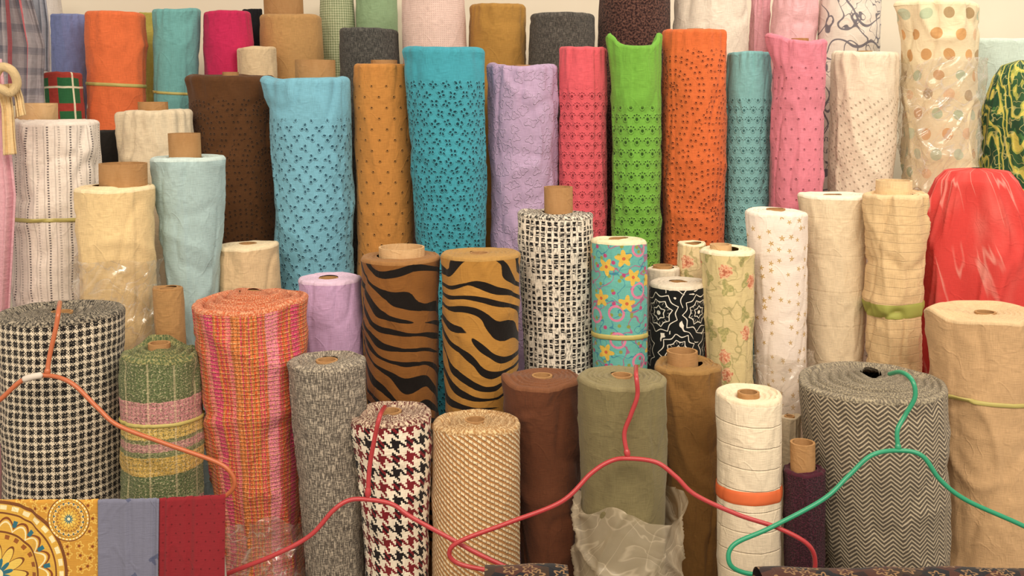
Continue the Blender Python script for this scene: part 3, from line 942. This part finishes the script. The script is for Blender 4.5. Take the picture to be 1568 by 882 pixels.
drape('red_tie_dye_cloth', 2.54, [(1488, 1504, 257), (1450, 1542, 261), (1438, 1552, 275), (1430, 1562, 310), (1418, 1580, 400), (1412, 1588, 600)],
      fab('red_tiedye', tiedye, slub=.06, sheen=0, rough=1.0), .034, 11, zb=ZC)
drape('green_yellow_print_cloth', 2.90, [(1560, 1566, 92), (1536, 1600, 100), (1524, 1620, 120), (1508, 1630, 180), (1502, 1640, 300), (1502, 1640, 400)],
      fab('green_yellow', greenyellow, slub=.05), .022, 9, zb=ZD, sd=9)

r_pc = panel('pink_hanging_cloth', 2.40, [(-60, 90), (-60, 300), (-60, 480), (-60, 1400)], [(2, 90), (24, 300), (14, 480), (10, 1400)],
             plain('#dfaab8'), .010, 3, K=140)
panel('grey_plaid_hanging_cloth', 2.80, [(-40, -40), (-60, 60), (-50, 165)], [(36, -40), (66, 70), (62, 160)],
      fab('gray_plaid', grayplaid), .022, 4)
panel('blue_grey_hanging_cloth', 2.95, [(20, -40), (26, 30), (50, 100)], [(66, -40), (74, 40), (72, 110)], plain('#a5a9b9'), .015, 3)
CREAMR = plain('#e8cc98')
panel('ribbon_tail', 2.36, [(-4, 130), (2, 170), (4, 238)], [(14, 128), (20, 170), (24, 236)], CREAMR, .004, 2, par=r_pc)
panel('ribbon_tail_short', 2.35, [(14, 128), (22, 150), (26, 180)], [(28, 128), (34, 150), (38, 176)], CREAMR, .004, 2, par=r_pc)
mbk = MB()
c0 = P(8, 112, 2.33)
sweep(mbk, catmull([P(-14, 130, 2.33)-c0, P(0, 104, 2.32)-c0, P(18, 108, 2.32)-c0, P(26, 128, 2.33)-c0, P(16, 142, 2.33)-c0, P(2, 136, 2.32)-c0, P(-14, 130, 2.33)-c0], 8), .010)
mbk.make('ribbon_knot', [CREAMR], c0.tolist(), r_pc)

# ---------------------------------------------------------------- scarves on rail
YS = 1.74
zr = P(0, 770, YS)[2]
panel('mandala_print_scarf', YS, [(-60, 765), (-60, 950), (-60, 1100)], [(150, 765), (150, 950), (152, 1100)],
      fab('mandala', mandala, slub=.04), .003, 2, sd=1)
panel('blue_grey_motif_scarf', YS, [(150, 765), (151, 950), (152, 1100)], [(244, 763), (242, 950), (242, 1100)],
      fab('motif_scarf', motifscarf('#787b94', '#4f587a'), slub=.04), .003, 1, sd=2)
panel('dark_red_dotted_scarf', YS, [(243, 763), (242, 950), (242, 1100)], [(345, 757), (342, 950), (342, 1100)],
      fab('dot_scarf', dotscarf, slub=.04), .003, 2, sd=3)
METAL = solid('painted_metal', '#b9b2a8', .35)
mb = MB()
xa = P(-70, 770, YS)[0]; xb_ = P(338, 770, YS)[0]
sweep(mb, np.array([[xa, 0.012, zr-.014], [xa/2+xb_/2, .012, zr-.014], [xb_, .012, zr-.014]]), .009)
for xx in (xa+.02, xb_-.01):
    sweep(mb, np.array([[xx, .03, zr-.014], [xx, .03, zr/2], [xx, .03, 0.009]]), .010)
    sweep(mb, np.array([[xx, -.16, .01], [xx, .03, .01], [xx, .14, .01]]), .010)
mb.make('scarf_display_rack', [METAL], (0, YS, 0))

def pile(n, x0, x1, ytop, Y, m):
    a, b = P(x0, ytop, Y), P(x1, ytop, Y)
    th = np.linspace(-math.pi*.5, math.pi*1.5, 60); xs = np.linspace(a[0], b[0], 80)
    X, T = np.meshgrid(xs, th)
    rr = .035+.004*pn(X*20 % TAU, T, 9, .8, 3)
    hz = a[2]-.036
    Yv = rr*np.cos(T)*1.6; Zv = hz+rr*np.sin(T)
    Zv = np.where(np.sin(T) < -.1, Zv-.45*(-np.sin(T)), Zv)
    mb = MB(); mb.grid(np.stack([X-(a[0]+b[0])/2, Yv, Zv], -1), np.stack([5+X, 5+T*.05], -1), 0)
    return mb.make(n, [m], ((a[0]+b[0])/2, Y, 0))
DP = fab('dark_print', darkprint, slub=.05)
pile('dark_printed_scarf', 742, 870, 872, 1.70, DP)
pile('dark_printed_scarf', 1165, 1600, 877, 1.70, DP)
mb = MB()
xa = P(400, 900, 1.70)[0]; xb_ = P(1640, 900, 1.70)[0]; z2 = P(0, 868, 1.70)[2]-.05
sweep(mb, np.array([[xa, 0, z2], [0, 0, z2], [xb_, 0, z2]]), .009)
for xx in (xa+.01, xb_-.01):
    sweep(mb, np.array([[xx, 0, z2], [xx, 0, z2/2], [xx, 0, .009]]), .010)
    sweep(mb, np.array([[xx, -.14, .01], [xx, 0, .01], [xx, .1, .01]]), .010)
mb.make('scarf_display_rack', [METAL], (0, 1.70, 0))

# ---------------------------------------------------------------- hangers
RED = solid('hanger_red', '#b8343a', .3); COP = solid('hanger_copper', '#c4683c', .3); GRN = solid('hanger_green', '#1f9a72', .3)
hanger('orange_clothes_hanger',
       [[(92, 462, 2.04), (90, 474, 1.94), (86, 500, 1.92), (76, 545, 1.91), (72, 575, 1.90)],
        [(-30, 632, 1.88), (0, 612, 1.88), (35, 582, 1.89), (72, 575, 1.90), (110, 587, 1.89), (150, 625, 1.88), (182, 652, 1.87), (255, 680, 1.86),
         (330, 707, 1.86), (354, 725, 1.86), (358, 745, 1.86), (340, 762, 1.86), (300, 770, 1.86)]], COP)
hanger('red_clothes_hanger',
       [[(590, 622, 1.97), (582, 636, 1.86), (574, 670, 1.85), (566, 715, 1.85), (563, 765, 1.84)],
        [(300, 905, 1.80), (345, 880, 1.80), (420, 850, 1.80), (475, 820, 1.81), (510, 782, 1.82), (535, 766, 1.83), (563, 765, 1.84), (600, 772, 1.84),
         (630, 792, 1.83), (690, 825, 1.82), (740, 852, 1.81), (820, 890, 1.80), (836, 912, 1.80), (815, 928, 1.80), (560, 935, 1.80), (320, 928, 1.80), (300, 905, 1.80)]], RED)
hanger('red_clothes_hanger',
       [[(974, 560, 1.98), (974, 574, 1.88), (976, 605, 1.87), (966, 635, 1.87), (956, 665, 1.87), (962, 702, 1.86)],
        [(800, 880, 1.80), (740, 872, 1.80), (700, 862, 1.80), (688, 846, 1.80), (706, 828, 1.80), (780, 800, 1.81), (860, 768, 1.82), (905, 725, 1.84), (935, 706, 1.85),
         (962, 702, 1.86), (1005, 708, 1.85), (1035, 730, 1.84), (1065, 758, 1.83), (1130, 788, 1.82), (1190, 808, 1.81), (1235, 832, 1.80), (1248, 858, 1.80), (1240, 885, 1.80), (1200, 905, 1.80), (1000, 910, 1.80), (800, 880, 1.80)]], RED)
hanger('green_clothes_hanger',
       [[(1360, 573, 1.98), (1380, 570, 1.93), (1397, 583, 1.89), (1401, 608, 1.88), (1386, 636, 1.88), (1374, 660, 1.87), (1376, 692, 1.86)],
        [(1190, 882, 1.78), (1140, 877, 1.78), (1117, 862, 1.78), (1124, 834, 1.79), (1180, 808, 1.80), (1260, 765, 1.82), (1300, 728, 1.84), (1335, 697, 1.85),
         (1376, 690, 1.86), (1412, 698, 1.85), (1440, 735, 1.84), (1480, 766, 1.83), (1560, 802, 1.82), (1625, 835, 1.80), (1635, 870, 1.79), (1600, 895, 1.79), (1400, 900, 1.78), (1190, 882, 1.78)]], GRN)
mbk = MB(); c0 = P(52, 577, 1.885)
sweep(mbk, catmull([P(34, 582, 1.89)-c0, P(50, 577, 1.89)-c0, P(66, 574, 1.895)-c0], 6), .0065)
mbk.make('hanger_foam_sleeve', [solid('foam', '#d9cfc4', .7)], c0.tolist(), bpy.data.objects['orange_clothes_hanger'])

# ---------------------------------------------------------------- plastic bags / wraps
plasticwrap('plastic_wrap', 2.08, (346, 458, 775), (352, 464, 960), .012, .020, flare=.008, par=r_pink)
plasticwrap('plastic_wrap', 2.38, (126, 237, 390), (128, 238, 560), .006, .014, par=r_cy)
plasticwrap('plastic_carrier_bag', 1.98, (886, 1040, 764), (884, 1052, 960), -.002, .016, flare=.006, mat=MILKY, lip=.0, par=r_olive, wave=.02)
plasticwrap('plastic_wrap', 2.42, (1150, 1236, 530), (1155, 1236, 660), .006, .012, flare=.006, par=r_star)
plasticwrap('plastic_wrap', 2.84, (1384, 1498, 90), (1386, 1484, 320), .004, .012, flare=.004, par=r_polka)
plasticwrap('plastic_wrap', 2.06, (2, 190, 735), (5, 190, 900), .008, .012, flare=.006, par=r_check)

# ---------------------------------------------------------------- lights
def area(n, loc, rot, size, pw, col):
    l = bpy.data.lights.new(n, 'AREA'); l.size = size[0]; l.shape = 'RECTANGLE'; l.size_y = size[1]; l.energy = pw; l.color = col
    o = bpy.data.objects.new(n, l); COL.objects.link(o); o.location = loc; o.rotation_euler = [math.radians(a) for a in rot]
area('added_front_light', (-.8, .1, 2.8), (38, 0, 8), (1.8, 1.0), 46, (1, .84, .64))  # added area light, unseen, for soft front lighting from above the camera
area('added_front_light', (1.1, .2, 2.8), (38, 0, -10), (1.8, 1.0), 50, (1, .87, .70))  # second added front light, right side; no fixture modelled
area('added_back_right_light', (1.3, 2.6, 3.0), (0, 0, 0), (1.2, .5), 14, (1, .92, .80))  # added unseen light that brightens the upper right
w = bpy.data.worlds.new('world'); scene.world = w; w.use_nodes = True
w.node_tree.nodes['Background'].inputs[0].default_value = (1, .875, .715, 1)
w.node_tree.nodes['Background'].inputs[1].default_value = .68
scene.view_settings.view_transform = 'Standard'
scene.view_settings.look = 'None'
